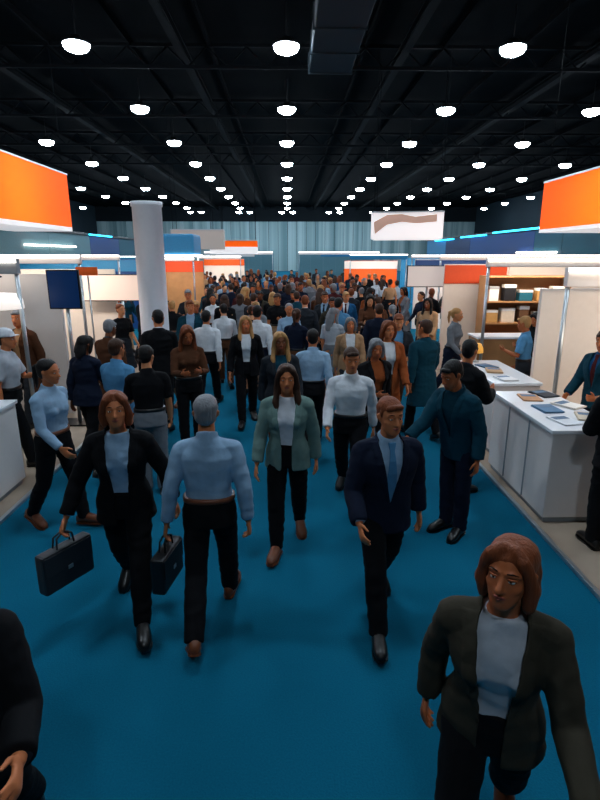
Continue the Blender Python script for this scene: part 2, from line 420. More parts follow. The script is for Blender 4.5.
tag(bw.build('wall_back', m), None, None, kind='structure')
tag(bw2.build('wall_back_top', mat('wall_top_shade', (14, 22, 27), .9)), None, None, kind='structure')  # dark falloff above the lamps' reach, put into the colour as a black band
darkw = mat('dark_wall', (30, 44, 52), .85)
black = mat('ceiling_black', (6, 9, 12), .95, spec=.04)
tag(strip('wall_left', -32.3, -32, -16, 95, 0, 10.5, darkw), None, None, kind='structure')
tag(strip('wall_right', 32, 32.3, -16, 95, 0, 10.5, darkw), None, None, kind='structure')
tag(strip('wall_front', -32.3, 32.3, -16.3, -16, 0, 10.5, darkw), None, None, kind='structure')
ce = MB().box(-32.3, 32.3, -16.3, 95.3, 10.5, 10.8)
xx = -30.0
while xx < 31:
    ce.box(xx, xx + .12, -16, 95, 10.3, 10.5); xx += 3.0
tag(ce.build('ceiling', black), None, None, kind='structure')
steel = mat('dark_steel', (10, 14, 17), .85, spec=.08)
def truss(X0, X1, Y, lab):
    t = thing('ceiling_truss', lab, 'truss', (0, Y, 9.6)); 
    n = int((X1 - X0) / 1.5)
    a = MB().box(X0, X1, -.06, .06, .68, .80); a.box(X0, X1, -.06, .06, -.06, .06); a.build('chord', steel, t)
    w = MB()
    for i in range(n):
        xa = X0 + (X1 - X0) * i / n; xb = X0 + (X1 - X0) * (i + 1) / n
        w.tube([(xa, 0, 0), ((xa + xb) / 2, 0, .7)], [.035, .035], n=6, round_ends=False); w.tube([((xa + xb) / 2, 0, .7), (xb, 0, 0)], [.035, .035], n=6, round_ends=False)
    w.build('lattice', steel, t)
names_t = ['nearest', 'second', 'third', 'fourth', 'fifth', 'sixth']
for i in range(5): truss(-31, 31, 15.6 + 7.55 * i, 'dark lattice truss across the ceiling, %s from the viewer' % names_t[i])
for X, w, lab in ((-11.4, .35, 'long dark roof girder between the second and third lamp rows'), (-3.9, .3, 'long dark roof girder beside the middle lamp row, over the aisle'), (4.4, .3, 'long dark roof girder on the duct side of the middle lamp row'), (11.6, .35, 'long dark roof girder high above the white hanging sign side')):
    t = thing('roof_girder', lab, 'girder', (X, 10, 9.9))
    MB().box(-w / 2, w / 2, 0, 84, .22, .27).box(-w / 2, w / 2, 0, 84, -.05, 0).build('flange', steel, t)
    MB().box(-.03, .03, 0, 84, 0, .22).build('web', steel, t)
duct = mat('duct_metal', (34, 44, 50), .7, spec=.2)
t = thing('air_duct', 'wide grey rectangular air duct along the ceiling beside the middle lamp row', 'duct', (1.55, 9.5, 8.9))
MB().box(-.75, .75, 0, 12, 0, .6, .04).build('duct_body', duct, t)
for k in range(4):
    for sx in (-.7, .7): MB().tube([(sx, .6 + k * 3.4, .6), (sx, .6 + k * 3.4, 1.6)], [.015, .015], n=6, round_ends=False).build('hanger', steel, t)
for k in range(7): MB().box(-.79, .79, k * 1.95 + .1, k * 1.95 + .17, -.04, .64).build('flange', duct, t)

# ceiling lamps: 7.55 m grid
lamp_glow = mat('lamp_glow', (235, 248, 255), .4, emit=LAMP, ecol=(222, 240, 255))
lamp_case = mat('lamp_case', (20, 22, 24), .5)
hm = MB().lathe([(.10, .34), (.16, .33), (.20, .22), (.42, .16), (.44, .10), (.42, .09)]).mesh('lamp_housing')
dm = MB().lathe([(.405, .10), (.40, .03), (.34, -.06), (.20, -.12), (.05, -.14)]).mesh('diffuser')
cm = MB().tube([(0, 0, .33), (0, 0, 1.3)], [.018, .018], n=6, round_ends=False).mesh('hanging_rod')
ROWS = [(0, 'in the middle row above the aisle'), (-6.65, 'in the first row left of the middle'), (7.3, 'in the first row right of the middle'),
        (-14.1, 'in the second row left of the middle'), (14.1, 'in the second row right of the middle'), (-20.5, 'in the third row left of the middle'), (20.5, 'in the third row right of the middle'),
        (-28.6, 'in the outermost left row'), (28.0, 'in the outermost right row')]
ORD = ['nearest', 'second', 'third', 'fourth', 'fifth', 'sixth', 'seventh', 'eighth', 'ninth', 'tenth', 'eleventh', 'twelfth']
def lamp(X, Y, lab, g):
    t = thing('high_bay_lamp', lab, 'ceiling lamp', (X, Y, HZ_LAMP), 0, g)
    lh = obj('lamp_housing', hm, lamp_case, t); obj('diffuser', dm, lamp_glow, lh); obj('hanging_rod', cm, lamp_case, t)
for X, rl in ROWS:
    vis = 0
    for k in range(-3, 10):
        Y = 19.4 + 7.55 * k
        D = Y * .965 - (HZ_LAMP - 2.65) * .262
        px = 288 + 533 * X / D; py = 255 - 3507 / D
        if py > 5 and -5 < px < 605:
            lab = 'glowing ceiling lamp, %s %s' % (ORD[vis], rl); vis += 1
        elif k < 0:  # out-of-view lamps continuing the grid, added to light near floor and faces
            if abs(X) < 9 and (k > -3 or X == 0): lab = 'glowing ceiling lamp %s, %s' % (['', 'just above the picture top', 'straight overhead of the viewer', 'behind the viewer'][-k], rl)
            else: continue
        elif k in (0, 1, 2, 3, 4) and abs(X) < 20: lab = 'glowing ceiling lamp just outside the picture, %s from the front, %s side row' % (ORD[k], ('far ' if abs(X) > 9 else '') + ('left' if X < 0 else 'right'))
        else: continue
        if k == 9:
            if abs(X) < 16:
                lamp(X - .85, Y, lab.replace('glowing ceiling lamp', 'left twin of the lamps'), 'lamps ' + rl); lamp(X + .85, Y, lab.replace('glowing ceiling lamp', 'right twin of the lamps'), 'lamps ' + rl)
        else: lamp(X, Y, lab, 'lamps ' + rl)

# ---------------------------------------------------------------- booths
white = mat('booth_white', (236, 228, 224), .55, var=.03)
warmw = mat('warm_white_panel', (240, 226, 214), .6, var=.04)
tan = mat('light_oak', (176, 128, 84), .5, var=.25, scale=4)
orange = mat('orange_fabric', (236, 96, 28), .6, var=.08)
dorange = mat('deep_orange_panel', (214, 74, 30), .6, var=.08)
blue = mat('royal_blue_panel', (10, 62, 122), .5)
dblue = mat('deep_blue_panel', (8, 40, 86), .5)
teal = mat('dark_teal_panel', (22, 84, 104), .6)
sky = mat('sky_blue_panel', (40, 128, 176), .5)
pgrey = mat('grey_panel', (150, 156, 162), .6)
gteal = mat('grey_teal_panel', (96, 136, 146), .6)
led = mat('cyan_led', (60, 200, 240), .4, emit=5, ecol=(40, 190, 240))
wled = mat('white_led', (255, 250, 244), .4, emit=4.5, ecol=(255, 244, 232))
screen_m = mat('screen_grey', (200, 190, 186), .3, emit=.5, ecol=(206, 190, 184))
screen_b = mat('screen_blue', (12, 44, 86), .35, emit=.15, ecol=(16, 60, 120))
blackp = mat('black_plastic', (18, 19, 22), .4)
sign_o = mat('orange_lightbox', (240, 120, 36), .6, emit=.62, ecol=(250, 112, 24))
nt = sign_o.node_tree; pb = nt.nodes['Principled BSDF']; tr = nt.nodes.new('ShaderNodeBsdfTranslucent'); tr.inputs[0].default_value = srgb(255, 170, 60)
mxs = nt.nodes.new('ShaderNodeMixShader'); mxs.inputs[0].default_value = .55; nt.links.new(pb.outputs[0], mxs.inputs[1]); nt.links.new(tr.outputs[0], mxs.inputs[2]); nt.links.new(mxs.outputs[0], nt.nodes['Material Output'].inputs[0])
def inner_lamp(loc, e):
    l = bpy.data.lights.new('sign_lamp', 'POINT'); l.energy = e; l.shadow_soft_size = .3; l.color = (1, .8, .5)
    o = bpy.data.objects.new('sign_lamp', l); C.objects.link(o); o.location = loc
sign_w = mat('white_lightbox', (240, 238, 236), .6, emit=.55, ecol=(240, 232, 232))

def hanging_sign(lab, loc, rz, L, Dp, H, mt, low, strip_m=None, zc=9.7):
    """four-sided fabric sign box on steel wires; LOW is the height of its pale lower band"""
    t = thing('hanging_sign', lab, 'sign', loc, rz)
    f = MB()
    f.box(-L / 2, L / 2, -Dp / 2, -Dp / 2 + .05, low, H).box(-L / 2, L / 2, Dp / 2 - .05, Dp / 2, low, H).box(-L / 2, -L / 2 + .05, -Dp / 2 + .05, Dp / 2 - .05, low, H).box(L / 2 - .05, L / 2, -Dp / 2 + .05, Dp / 2 - .05, low, H)
    f.build('fabric_face', mt, t)
    if low > 0: MB().box(-L / 2, L / 2, -Dp / 2, Dp / 2, 0, low).build('lower_band', strip_m or sign_w, t)
    MB().box(-L / 2 - .02, L / 2 + .02, -Dp / 2 - .02, Dp / 2 + .02, H, H + .05).build('top_frame', alu, t)
    for sx in (-1, 1):
        for sy in (-1, 1):
            MB().tube([(sx * (L / 2 - .1), sy * (Dp / 2 - .1), H + .04), (sx * (L / 2 - .1), sy * (Dp / 2 - .1), zc - loc[2])], [.012, .012], n=5, round_ends=False).build('wire', steel, t)
    return t
# big orange signs over the side aisles
s1 = hanging_sign('large glowing orange hanging sign at the left edge, pale band below', (-10.6, 17.0, 3.5), 0, 5.2, 8.0, 1.95, sign_o, .14)
inner_lamp((-9.2, 17.2, 4.6), 420); inner_lamp((9.2, 14.2, 4.1), 330)
s2 = hanging_sign('large glowing orange hanging sign at the right edge, pale band below', (10.5, 14.1, 3.33), 0, 5.0, 7.0, 1.47, sign_o, .10)
s3 = hanging_sign('white hanging sign with a tan graphic above the right of the aisle', (4.75, 22.2, 3.25), R(-12), 2.7, 2.0, .95, sign_w, 0)
wv = MB(); pts = [(-1.2, .18), (-.75, .52), (-.2, .62), (.35, .56), (1.1, .62), (1.1, .88), (.3, .80), (-.2, .90), (-.75, .88), (-1.25, .62)]
wv = MB().add([(x, -1.006, z) for x, z in pts] + [(x, -1.0, z) for x, z in pts], [tuple(range(10)), tuple(range(19, 9, -1))] + [(i, (i + 1) % 10, 10 + (i + 1) % 10, 10 + i) for i in range(10)], False)
wv.build('graphic_swoosh', mat('tan_print', (232, 190, 168), .6, var=.1, scale=2), s3)
hanging_sign('beige hanging box sign behind the round column', (-4.75, 30, 2.95), R(4), 2.7, 1.8, .95, mat('beige_fabric', (190, 178, 168), .7, emit=.12, ecol=(200, 180, 165)), 0)
hanging_sign('small orange hanging sign with white lower half, far down the left', (-3.35, 35, 2.72), R(2), 2.9, 1.6, .78, sign_o, .42)

def wall_run(lab, X, y0, y1, H, segs, side, ledspan, name='partition_wall'):
    """tall stand wall seen along the side of the hall; SEGS = (fraction, material)"""
    t = thing(name, lab, 'wall', (X, y0, 0)); a = 0
    for fr, mt in segs:
        L = (y1 - y0) * fr
        MB().box(-.08, .08, a + .01, a + L - .01, 0, H, .01).build('wall_panel', mt, t); a += L
    MB().box(-.14, .14, 0, y1 - y0, H, H + .12, .02).build('top_rail', blackp, t)
    for (l0, l1, zz, mt) in ledspan:
        MB().box(-side * .16 - .05, -side * .16 + .05, l0, l1, zz, zz + .07).build('light_strip', mt, t)
    return t
wall_run('long blue and dark teal stand wall with cyan light strip on the right', 10.2, 16.5, 40, 3.62, [(.16, teal), (.10, teal), (.34, blue), (.2, dblue), (.2, sky)], 1, [(5, 10.5, 3.66, led), (11.5, 15.5, 3.6, led), (17, 21, 3.55, led), (4, 7.5, 2.72, wled)])
wall_run('long teal and grey stand wall with short cyan light strip on the left', -10.2, 15.5, 40, 3.6, [(.12, teal), (.22, gteal), (.2, gteal), (.2, blue), (.26, teal)], -1, [(13, 16.5, 3.62, led), (6, 11, 3.0, wled)])

# round column
t = thing('round_column', 'tall round pale grey column standing at the left of the aisle', 'column', (-2.72, 11.0, .04))
MB().lathe([(.31, 0), (.31, .12), (.28, .14), (.28, 3.5), (.30, 3.52), (.30, 3.6), (.02, 3.62)], n=40).build('shaft', mat('column_grey', (228, 232, 240), .5, var=.04), t)
MB().lathe([(.34, 0), (.34, .10), (.29, .13), (.29, 0.0)], n=40).build('plinth', alu, t)

def booth(lab, x0, x1, y0, y1, H, wall_m, head_m=None, head=(0, 0), side=None, z=.035, fascia=None, fz=(2.42, 2.62), strip_=True, posts=True):
    """open exhibition stand: back wall at y1, optional side wall at x0 or x1, front fascia at y0"""
    t = thing('exhibition_booth', lab, 'booth', ((x0 + x1) / 2, y1, z)); w = x1 - x0; d = y1 - y0
    n = max(1, round(w / 1.5))
    for i in range(n): MB().box(-w / 2 + w * i / n + .006, -w / 2 + w * (i + 1) / n - .006, -.04, .04, 0, H, .006).build('wall_panel', wall_m, t)
    if head_m: MB().box(-w / 2 + head[0] * w, -w / 2 + head[1] * w, -.075, -.042, H - .42, H - .02).build('header_panel', head_m, t)
    if side is not None:
        sx = -w / 2 if side < 0 else w / 2
        MB().box(sx - .04, sx + .04, -d, -.05, 0, H, .006).build('side_wall', wall_m, t)
    if fascia:
        MB().box(-w / 2, w / 2, -d - .05, -d + .05, fz[0] - z, fz[1] - z, .01).build('fascia', fascia, t)
        if strip_: MB().box(-w / 2, w / 2, -d - .09, -d - .05, fz[1] - z - .05, fz[1] - z - .005).build('light_strip', wled, t)
        if posts:
            for sx in (-1, 1): MB().tube([(sx * (w / 2 - .04), -d, 0), (sx * (w / 2 - .04), -d, fz[0] - z)], [.03, .03], n=8, round_ends=False).build('post', alu, t)
    return t
# right-hand stands
booth('white booth with pale fascia and tall white wall panel, nearest right', 3.55, 8.0, 6.9, 7.55, 2.16, warmw, z=.035, fascia=white, fz=(2.26, 2.50))
booth('white booth with an orange header strip behind the wooden shelves', 3.5, 9.3, 9.6, 12.2, 2.42, warmw, dorange, (0, .24), z=.035, fascia=white, fz=(2.45, 2.6))
booth('long white booth row with blue upper band beyond the orange header', 4.6, 9.8, 16.6, 19.8, 2.5, white, blue, (0, 1), z=0, fascia=white, fz=(2.5, 2.66))
booth('far booth with bright orange wall below the white hanging sign', 3.1, 6.0, 27.5, 30, 2.35, orange, white, (0, 1), z=0, fascia=sky, fz=(2.45, 2.7))
booth('far blue booth with a white fascia beside the orange one', 6.2, 9.6, 27.5, 30, 2.5, sky, z=0, fascia=white, fz=(2.5, 2.66))
# left-hand stands
booth('white booth with a thick pale fascia nearest on the left', -8.6, -3.68, 7.6, 8.9, 2.32, white, z=.035, fascia=pgrey, fz=(2.40, 2.60))
booth('booth with beige screen wall between blue panel and round column', -9.2, -3.75, 10.1, 12.0, 2.32, warmw, z=.035, fascia=white, fz=(2.5, 2.66))
booth('deep blue booth wall with thin white fascia behind the round column', -9.6, -5.2, 17.2, 20, 2.5, blue, sky, (0, 1), z=0, fascia=white, fz=(2.5, 2.66))
booth('small booth with orange header right behind the round column', -5.0, -3.2, 19, 21, 2.45, tan, dorange, (0, 1), z=0, fascia=white, fz=(2.45, 2.56))
booth('far white booth with orange header under the small orange sign', -5.6, -2.9, 34.5, 37, 2.4, warmw, orange, (0, 1), z=0, fascia=white, fz=(2.42, 2.6))
booth('far white stand with white fascia in the left distance', -9.2, -6.2, 30, 33, 2.4, white, z=0, fascia=sky, fz=(2.42, 2.6))
booth('distant pale blue stand at the end of the hall, left half', -9, -1.6, 60, 64, 2.9, gteal, white, (.1, .7), z=0, fascia=white, fz=(2.7, 3.0))
booth('distant pale blue stand at the end of the hall, right half', 1.2, 10, 60, 64, 2.9, gteal, sky, (.3, 1), z=0, fascia=white, fz=(2.7, 3.0))
t = thing('canopy_box', 'sky blue box canopy above the booth just right of the column', 'canopy', (-4.9, 24.5, 2.66))
MB().box(-1.15, .95, -1, 1, .0, .86, .12).build('canopy_body', sky, t); MB().box(-1.2, 1.0, -1.05, 1.05, -.08, 0).build('white_rim', wled, t)
for sx in (-1, .8):
    for sy in (-.9, .9): MB().tube([(sx, sy, -.08), (sx, sy, -2.66)], [.04, .04], n=8, round_ends=False).build('post', alu, t)

# monitors and wall graphics
def monitor(lab, loc, w, h, mt, rz=0, stand=True, cat='screen'):
    t = thing('display_screen', lab, cat, (loc[0], loc[1], loc[3] if len(loc) > 3 else .035), rz); z = loc[2] - (loc[3] if len(loc) > 3 else .035)
    bz = MB().box(-w / 2 - .02, w / 2 + .02, -.02, .03, z - .02, z + h + .02, .008).build('bezel', blackp, t)
    MB().box(-w / 2, w / 2, -.026, -.02, z, z + h).build('screen', mt, bz)
    if stand:
        MB().tube([(0, .05, .02), (0, .05, z + h * .6)], [.03, .03], n=10, round_ends=False).build('pole', alu, t)
        MB().box(-.3, .3, -.15, .25, 0, .025, .008).build('base_plate', blackp, t)
    return t
monitor('pale pinkish screen on a pole near the orange-headed booth', (3.25, 12.6, 1.95), .95, .45, screen_m)
monitor('dark blue screen on a pole before the nearest left booths', (-3.36, 8.25, 1.88), .44, .54, screen_b)
monitor('wide beige screen on a pole left of the round column', (-3.55, 11.65, 1.72), 1.65, .52, mat('screen_beige', (226, 206, 194), .4, emit=.45, ecol=(236, 208, 192)))
monitor('bright white screen on a pole at the far left booth', (-4.75, 8.1, 1.86), .85, .42, mat('screen_white', (240, 230, 226), .4, emit=.6, ecol=(250, 232, 226)))
# orange wall poster, small
t = thing('orange_placard', 'small orange placard above the dark blue screen', 'placard', (-3.42, 9.4, .035)); MB().box(-.18, .18, 0, .03, 2.28, 2.42).build('card', orange, t); MB().tube([(0, .05, 0), (0, .05, 2.4)], [.015, .015], n=8, round_ends=False).build('pole', alu, t)

# counters
def counter(lab, x0, x1, y0, y1, H, z=.035, body=white, topm=None):
    t = thing('display_counter', lab, 'counter', ((x0 + x1) / 2, (y0 + y1) / 2, z)); w = (x1 - x0) / 2; d = (y1 - y0) / 2
    MB().box(-w + .02, w - .02, -d + .02, d - .02, .06, H - .03, .01).build('counter_body', body, t); cb = t.children[0]
    MB().box(-w, w, -d, d, H - .03, H + .01, .008).build('counter_top', topm or mat('gloss_white', (244, 246, 250), .25, var=.01), t)
    MB().box(-w + .05, w - .05, -d + .05, d - .05, 0, .06).build('kick_plinth', pgrey, t)
    for k in range(1, 3): MB().box(-w + .008, -w + .022, -d + 2 * d * k / 3 - .006, -d + 2 * d * k / 3 + .006, .08, H - .05).build('panel_seam', pgrey, cb)
    return t
counter('white counter strewn with leaflets at the right aisle edge', 2.53, 3.24, 4.8, 6.35, .98)
counter('second white counter further along the right edge of the aisle', 2.70, 3.35, 6.75, 8.35, .98)
counter('white counter at the left edge of the aisle, cut by the picture', -3.72, -3.12, 4.4, 6.0, 1.0)
counter('low oak counter with white top near the orange-headed booth', 3.6, 5.2, 10.0, 10.6, 1.1, body=tan)
counter('white reception counter by the nearest right wall panel', 4.3, 6.2, 5.6, 6.3, 1.05)

# oak shelving with boxes
t = thing('display_shelf', 'open oak display shelf with tan boxes before the orange-headed booth', 'shelf', (5.0, 11.4, .035))
MB().box(-.9, -.86, -.2, .2, 0, 2.2).build('side_panel', tan, t); MB().box(.86, .9, -.2, .2, 0, 2.2).build('side_panel', tan, t)
for z in (.1, .7, 1.2, 1.65, 2.17): MB().box(-.86, .86, -.2, .2, z, z + .03).build('shelf_board', tan, t)
MB().box(-.86, .86, .18, .2, .1, 2.2).build('back_panel', mat('oak_back', (150, 108, 72), .6, var=.2, scale=4), t)
cols_b = [('amber', (196, 150, 90)), ('cream', (226, 210, 190)), ('brown', (110, 76, 52)), ('grey', (150, 150, 152)), ('rust', (170, 90, 50)), ('white', (232, 230, 226)), ('black', (30, 30, 34)), ('teal', (30, 96, 116))]
k = 0
for z, zn in ((1.23, 'middle'), (1.68, 'top')):
    for xi in range(5):
        nm, rgb = cols_b[k % 8]; k += 1; w = .10 + .02 * (k % 3); h = .22 + .04 * (k % 4)
        t = thing('product_box', '%s product box, %s from the left on the %s board of the oak shelf' % (nm, ['first', 'second', 'third', 'fourth', 'fifth'][xi], zn), 'box', (5.0 - .68 + xi * .34, 11.36, .037 + z), 0, 'product boxes on the oak shelf')
        mm = mat('box_' + nm, rgb, .6)
        ct = MB().box(-w, w, -.09, .09, 0, h * .8, .004).build('carton', mm, t); MB().box(-w - .003, w + .003, -.093, .093, h * .8, h, .004).build('lid', mat('box_white', (232, 230, 226), .6) if nm != 'white' else mat('box_grey', (150, 150, 152), .6), ct)

# leaflets, tablets and bowls on the counters
def leaflet(lab, x, y, z, rz, n=6, rgb=(236, 238, 242), w=.105, h=.148):
    t = thing('leaflet_stack', lab, 'leaflets', (x, y, z), rz, None)
    mm = mat('paper_%d_%d_%d' % rgb, rgb, .6, var=.04)
    q = MB()
    for i in range(n): 
        a = (i * 37 % 7 - 3) * .002; q.box(-w + a, w + a, -h - a, h - a, .003 * i, .003 * i + .0026)
    sh_ = q.build('sheets', mm, t); MB().box(-w * .8, w * .8, h * .2, h * .8, .003 * n, .003 * n + .001).build('cover_print', mat('print_' + str(rgb[0]), (90, 120, 150), .5), sh_)
Z1 = .035 + .99
for i, (x, y, rz, rgb, lab) in enumerate([
    (2.80, 5.10, 12, (240, 242, 246), 'white leaflets at the near aisle corner of the leaflet counter'),
    (3.10, 5.22, -20, (222, 206, 184), 'cream leaflets at the near inner corner of the leaflet counter'),
    (2.82, 5.52, 4, (90, 130, 165), 'blue leaflets along the aisle side of the leaflet counter'),
    (3.12, 5.66, 30, (240, 236, 230), 'ivory leaflets at the middle of the leaflet counter'),
    (2.84, 6.0, -8, (200, 150, 110), 'tan leaflets toward the far end of the leaflet counter'),
    (3.08, 6.16, 16, (40, 48, 58), 'black folders at the far end of the leaflet counter'),
    (2.95, 7.0, 8, (238, 238, 240), 'white leaflets on the near end of the second right counter'),
    (2.98, 7.5, -14, (206, 170, 130), 'tan leaflets on the middle of the second right counter'),
    (3.0, 7.85, 20, (60, 100, 130), 'blue leaflets on the far end of the second right counter'),
    (-3.4, 4.8, -6, (236, 236, 240), 'white leaflets on the near end of the left edge counter'),
    (-3.4, 5.5, 14, (150, 170, 190), 'grey leaflets on the far end of the left edge counter')]):
    leaflet(lab, x, y, (Z1 if x > 0 else Z1 + .02), R(rz), 5 + i % 4, rgb)
# golden table lamp shade and other lamps
def pendant(lab, x, y, z, r, h, mt, top=2.9):
    t = thing('pendant_lamp', lab, 'lamp', (x, y, z))
    MB().lathe([(r, 0), (r * .96, h * .6), (r * .8, h), (.03, h + .02)], n=28).build('lamp_shade', mt, t); MB().tube([(0, 0, h), (0, 0, top - z)], [.008, .008], n=6, round_ends=False).build('cord', blackp, t)
    MB().lathe([(.03, top - z - .03), (.07, top - z - .02), (.07, top - z)], n=16).build('ceiling_rose', blackp, t)
    return t
shade_m = mat('lit_shade', (245, 238, 232), .6, emit=.9, ecol=(250, 240, 232))
pendant('wide white drum lamp glowing at the left edge under the fascia', -4.0, 7.60, 1.93, .30, .2, shade_m, 2.375)
t = thing('table_lamp', 'small table lamp with golden shade on the second right counter', 'lamp', (2.95, 8.22, Z1))
MB().lathe([(.06, 0), (.065, .015), (.015, .03), (.012, .17), (.02, .18)], n=20).build('lamp_base', alu, t)
MB().lathe([(.11, .15), (.105, .22), (.07, .29), (.02, .295)], n=24).build('lamp_shade', mat('gold_shade', (226, 160, 70), .5, emit=.5, ecol=(240, 170, 70)), t)

# ---------------------------------------------------------------- the crowd
COL = {'black': (16, 17, 20), 'navy': (20, 28, 46), 'charcoal': (38, 42, 48), 'dark teal': (14, 60, 76), 'brown': (84, 52, 34), 'rust': (150, 78, 40), 'tan': (170, 132, 98),
       'white': (222, 226, 232), 'pale blue': (146, 178, 206), 'sky blue': (84, 142, 184), 'grey': (120, 124, 130), 'light grey': (180, 186, 194), 'olive': (58, 54, 44), 'blue': (26, 84, 128), 'sage': (110, 138, 132), 'maroon': (70, 26, 28)}
def cloth(c): return mat('cloth_' + c.replace(' ', '_'), COL[c], .88, var=.16, scale=22, bump=.15, spec=.15)
SK = [mat('skin_%d' % i, c, .5, var=.05, scale=9, spec=.35) for i, c in enumerate([(226, 148, 100), (208, 124, 78), (182, 100, 58), (122, 68, 40), (236, 166, 122)])]
LIPS = mat('lips', (172, 88, 74), .5)
HAIR = {'black': mat('hair_black', (20, 16, 15), .6, var=.4, scale=9, bump=.6, stretch=(9, 9, 1)), 'brown': mat('hair_brown', (62, 38, 24), .6, var=.4, scale=9, bump=.6, stretch=(9, 9, 1)), 'auburn': mat('hair_auburn', (124, 62, 30), .6, var=.35, scale=9, bump=.6, stretch=(9, 9, 1)),
        'fair': mat('hair_fair', (190, 140, 86), .6, var=.3, scale=9, bump=.6, stretch=(9, 9, 1)), 'grey': mat('hair_grey', (130, 132, 136), .6, var=.3, scale=9, bump=.6, stretch=(9, 9, 1))}
SHOES = [mat('shoe_black', (14, 13, 13), .35, spec=.5), mat('shoe_brown', (110, 58, 30), .4, spec=.5)]
WA = [(24, 8, -6), (-18, 20, 28)]; WB = [(-18, 20, 28), (24, 8, -6)]; wa = [(16, 8, -4), (-13, 16, 20)]; wb = [(-13, 16, 20), (16, 8, -4)]; ST = [(0, 2, 0), (5, 8, 0)]
ARCH = {
 'shirt_a': dict(sex='m', top='shirt', legs=WA, arms=[(-20, 9, 16, 0), (20, 9, 24, 4)]),
 'shirt_b': dict(sex='m', top='shirt', legs=WB, arms=[(22, 9, 30, 6), (-18, 10, 14, 0)], head=(12, 4)),
 'suit_a': dict(sex='m', top='jacket', tie=1, legs=WA, arms=[(-18, 11, 16, 0), (18, 11, 26, 5)], head=(-8, 3)),
 'suit_b': dict(sex='m', top='jacket', tie=1, legs=wb, arms=[(18, 11, 30, 8), (-14, 12, 20, 0)], head=(18, 6)),
 'jacket_m': dict(sex='m', top='open', legs=wa, arms=[(-10, 12, 22, 0), (26, 10, 60, 22)], head=(0, 12)),
 'tee_m': dict(sex='m', top='tee', legs=ST, arms=[(6, 8, 20, 0), (18, 9, 92, 32)], head=(-20, 10)),
 'suit_stand': dict(sex='m', top='jacket', legs=ST, arms=[(24, 10, 78, 34), (14, 11, 88, 38)], head=(22, 6)),
 'open_f': dict(sex='f', top='open', legs=wa, arms=[(-14, 9, 16, 0), (18, 9, 34, 8)], hair='long'),
 'open_f2': dict(sex='f', top='open', legs=wb, arms=[(22, 10, 70, 26), (-12, 9, 14, 0)], hair='bob', head=(-14, 6)),
 'dress_f': dict(sex='f', top='dress', bottom='dress', legs=wa, arms=[(-12, 9, 14, 0), (14, 9, 40, 12)], hair='bun'),
 'shirt_f': dict(sex='f', top='shirt', legs=wb, arms=[(16, 9, 34, 8), (-13, 9, 12, 0)], hair='tail', head=(10, 4)),
 'skirt_f': dict(sex='f', top='dress', bottom='skirt', legs=ST, arms=[(22, 9, 84, 30), (6, 9, 14, 0)], hair='long', head=(-24, 8)),
 'coat_f': dict(sex='f', top='coat', legs=wa, arms=[(-12, 10, 16, 0), (14, 10, 24, 4)], hair='bob'),
 'coat_m': dict(sex='m', top='coat', legs=wb, arms=[(14, 11, 22, 4), (-12, 11, 16, 0)], hair='short', head=(14, 0)),
 'cap_m': dict(sex='m', top='tee', legs=wa, arms=[(-12, 9, 18, 0), (24, 9, 80, 24)], hair='cap'),
 'shirt_stand': dict(sex='f', top='shirt', legs=ST, arms=[(30, 8, 70, 20), (24, 9, 80, 30)], hair='long', head=(0, 18)),
}
HERO = {
 'h_close': dict(sex='f', top='open', legs=[(26, 12, -6), (-18, 24, 30)], arms=[(-16, 14, 22, 0), (30, 16, 46, -6)], hair='bob', lean=8, head=(-16, -8), curl=(22, 30)),
 'h_edge': dict(sex='m', top='jacket', legs=WA, arms=[(-14, 12, 18, 0), (26, 12, 72, 0)], hair='short', lean=4),
 'h_back': dict(sex='m', top='shirt', legs=[(25, 8, -6), (-19, 20, 28)], arms=[(-8, 13, 14, 0), (-10, 15, 14, -4)], hair='short', lean=3, curl=(28, 20)),
 'h_bag': dict(sex='f', top='open', legs=WB, arms=[(8, 26, 20, -8), (-16, 22, 20, -6)], hair='bob', lean=4, head=(6, -4), curl=(34, 20)),
 'h_centre': dict(sex='f', top='open', legs=wa, arms=[(8, 14, 18, 0), (-12, 13, 14, 0)], hair='long', lean=2, head=(4, 0)),
 'h_suit': dict(sex='m', top='jacket', tie=1, legs=WA, arms=[(14, 14, 44, 6), (-14, 14, 22, 0)], hair='short', lean=3, head=(8, 0)),
 'h_reach': dict(sex='m', top='jacket', legs=ST, arms=[(48, 6, 26, -4), (6, 14, 18, 0)], hair='short', lean=14, head=(-8, 18)),
}
FIG = {}
for k, sp_ in list(ARCH.items()) + list(HERO.items()):
    if k == 'h_close': FIG[k] = figure(sp_, .0055, .45)
    else: FIG[k] = figure(sp_, .0068, .22 if k in HERO else .14)
    SPEC = ARCH.get(k) or HERO[k]; FIG[k]['_spec'] = SPEC
    me = FIG[k]['body']
    for a, mm in enumerate((SK[0], LIPS, EYE_W, EYE_D)): me.materials[a] = mm
    for pn, me in FIG[k].items():
        if pn[0] != '_' and pn != 'body': me.materials.append(cloth('black'))
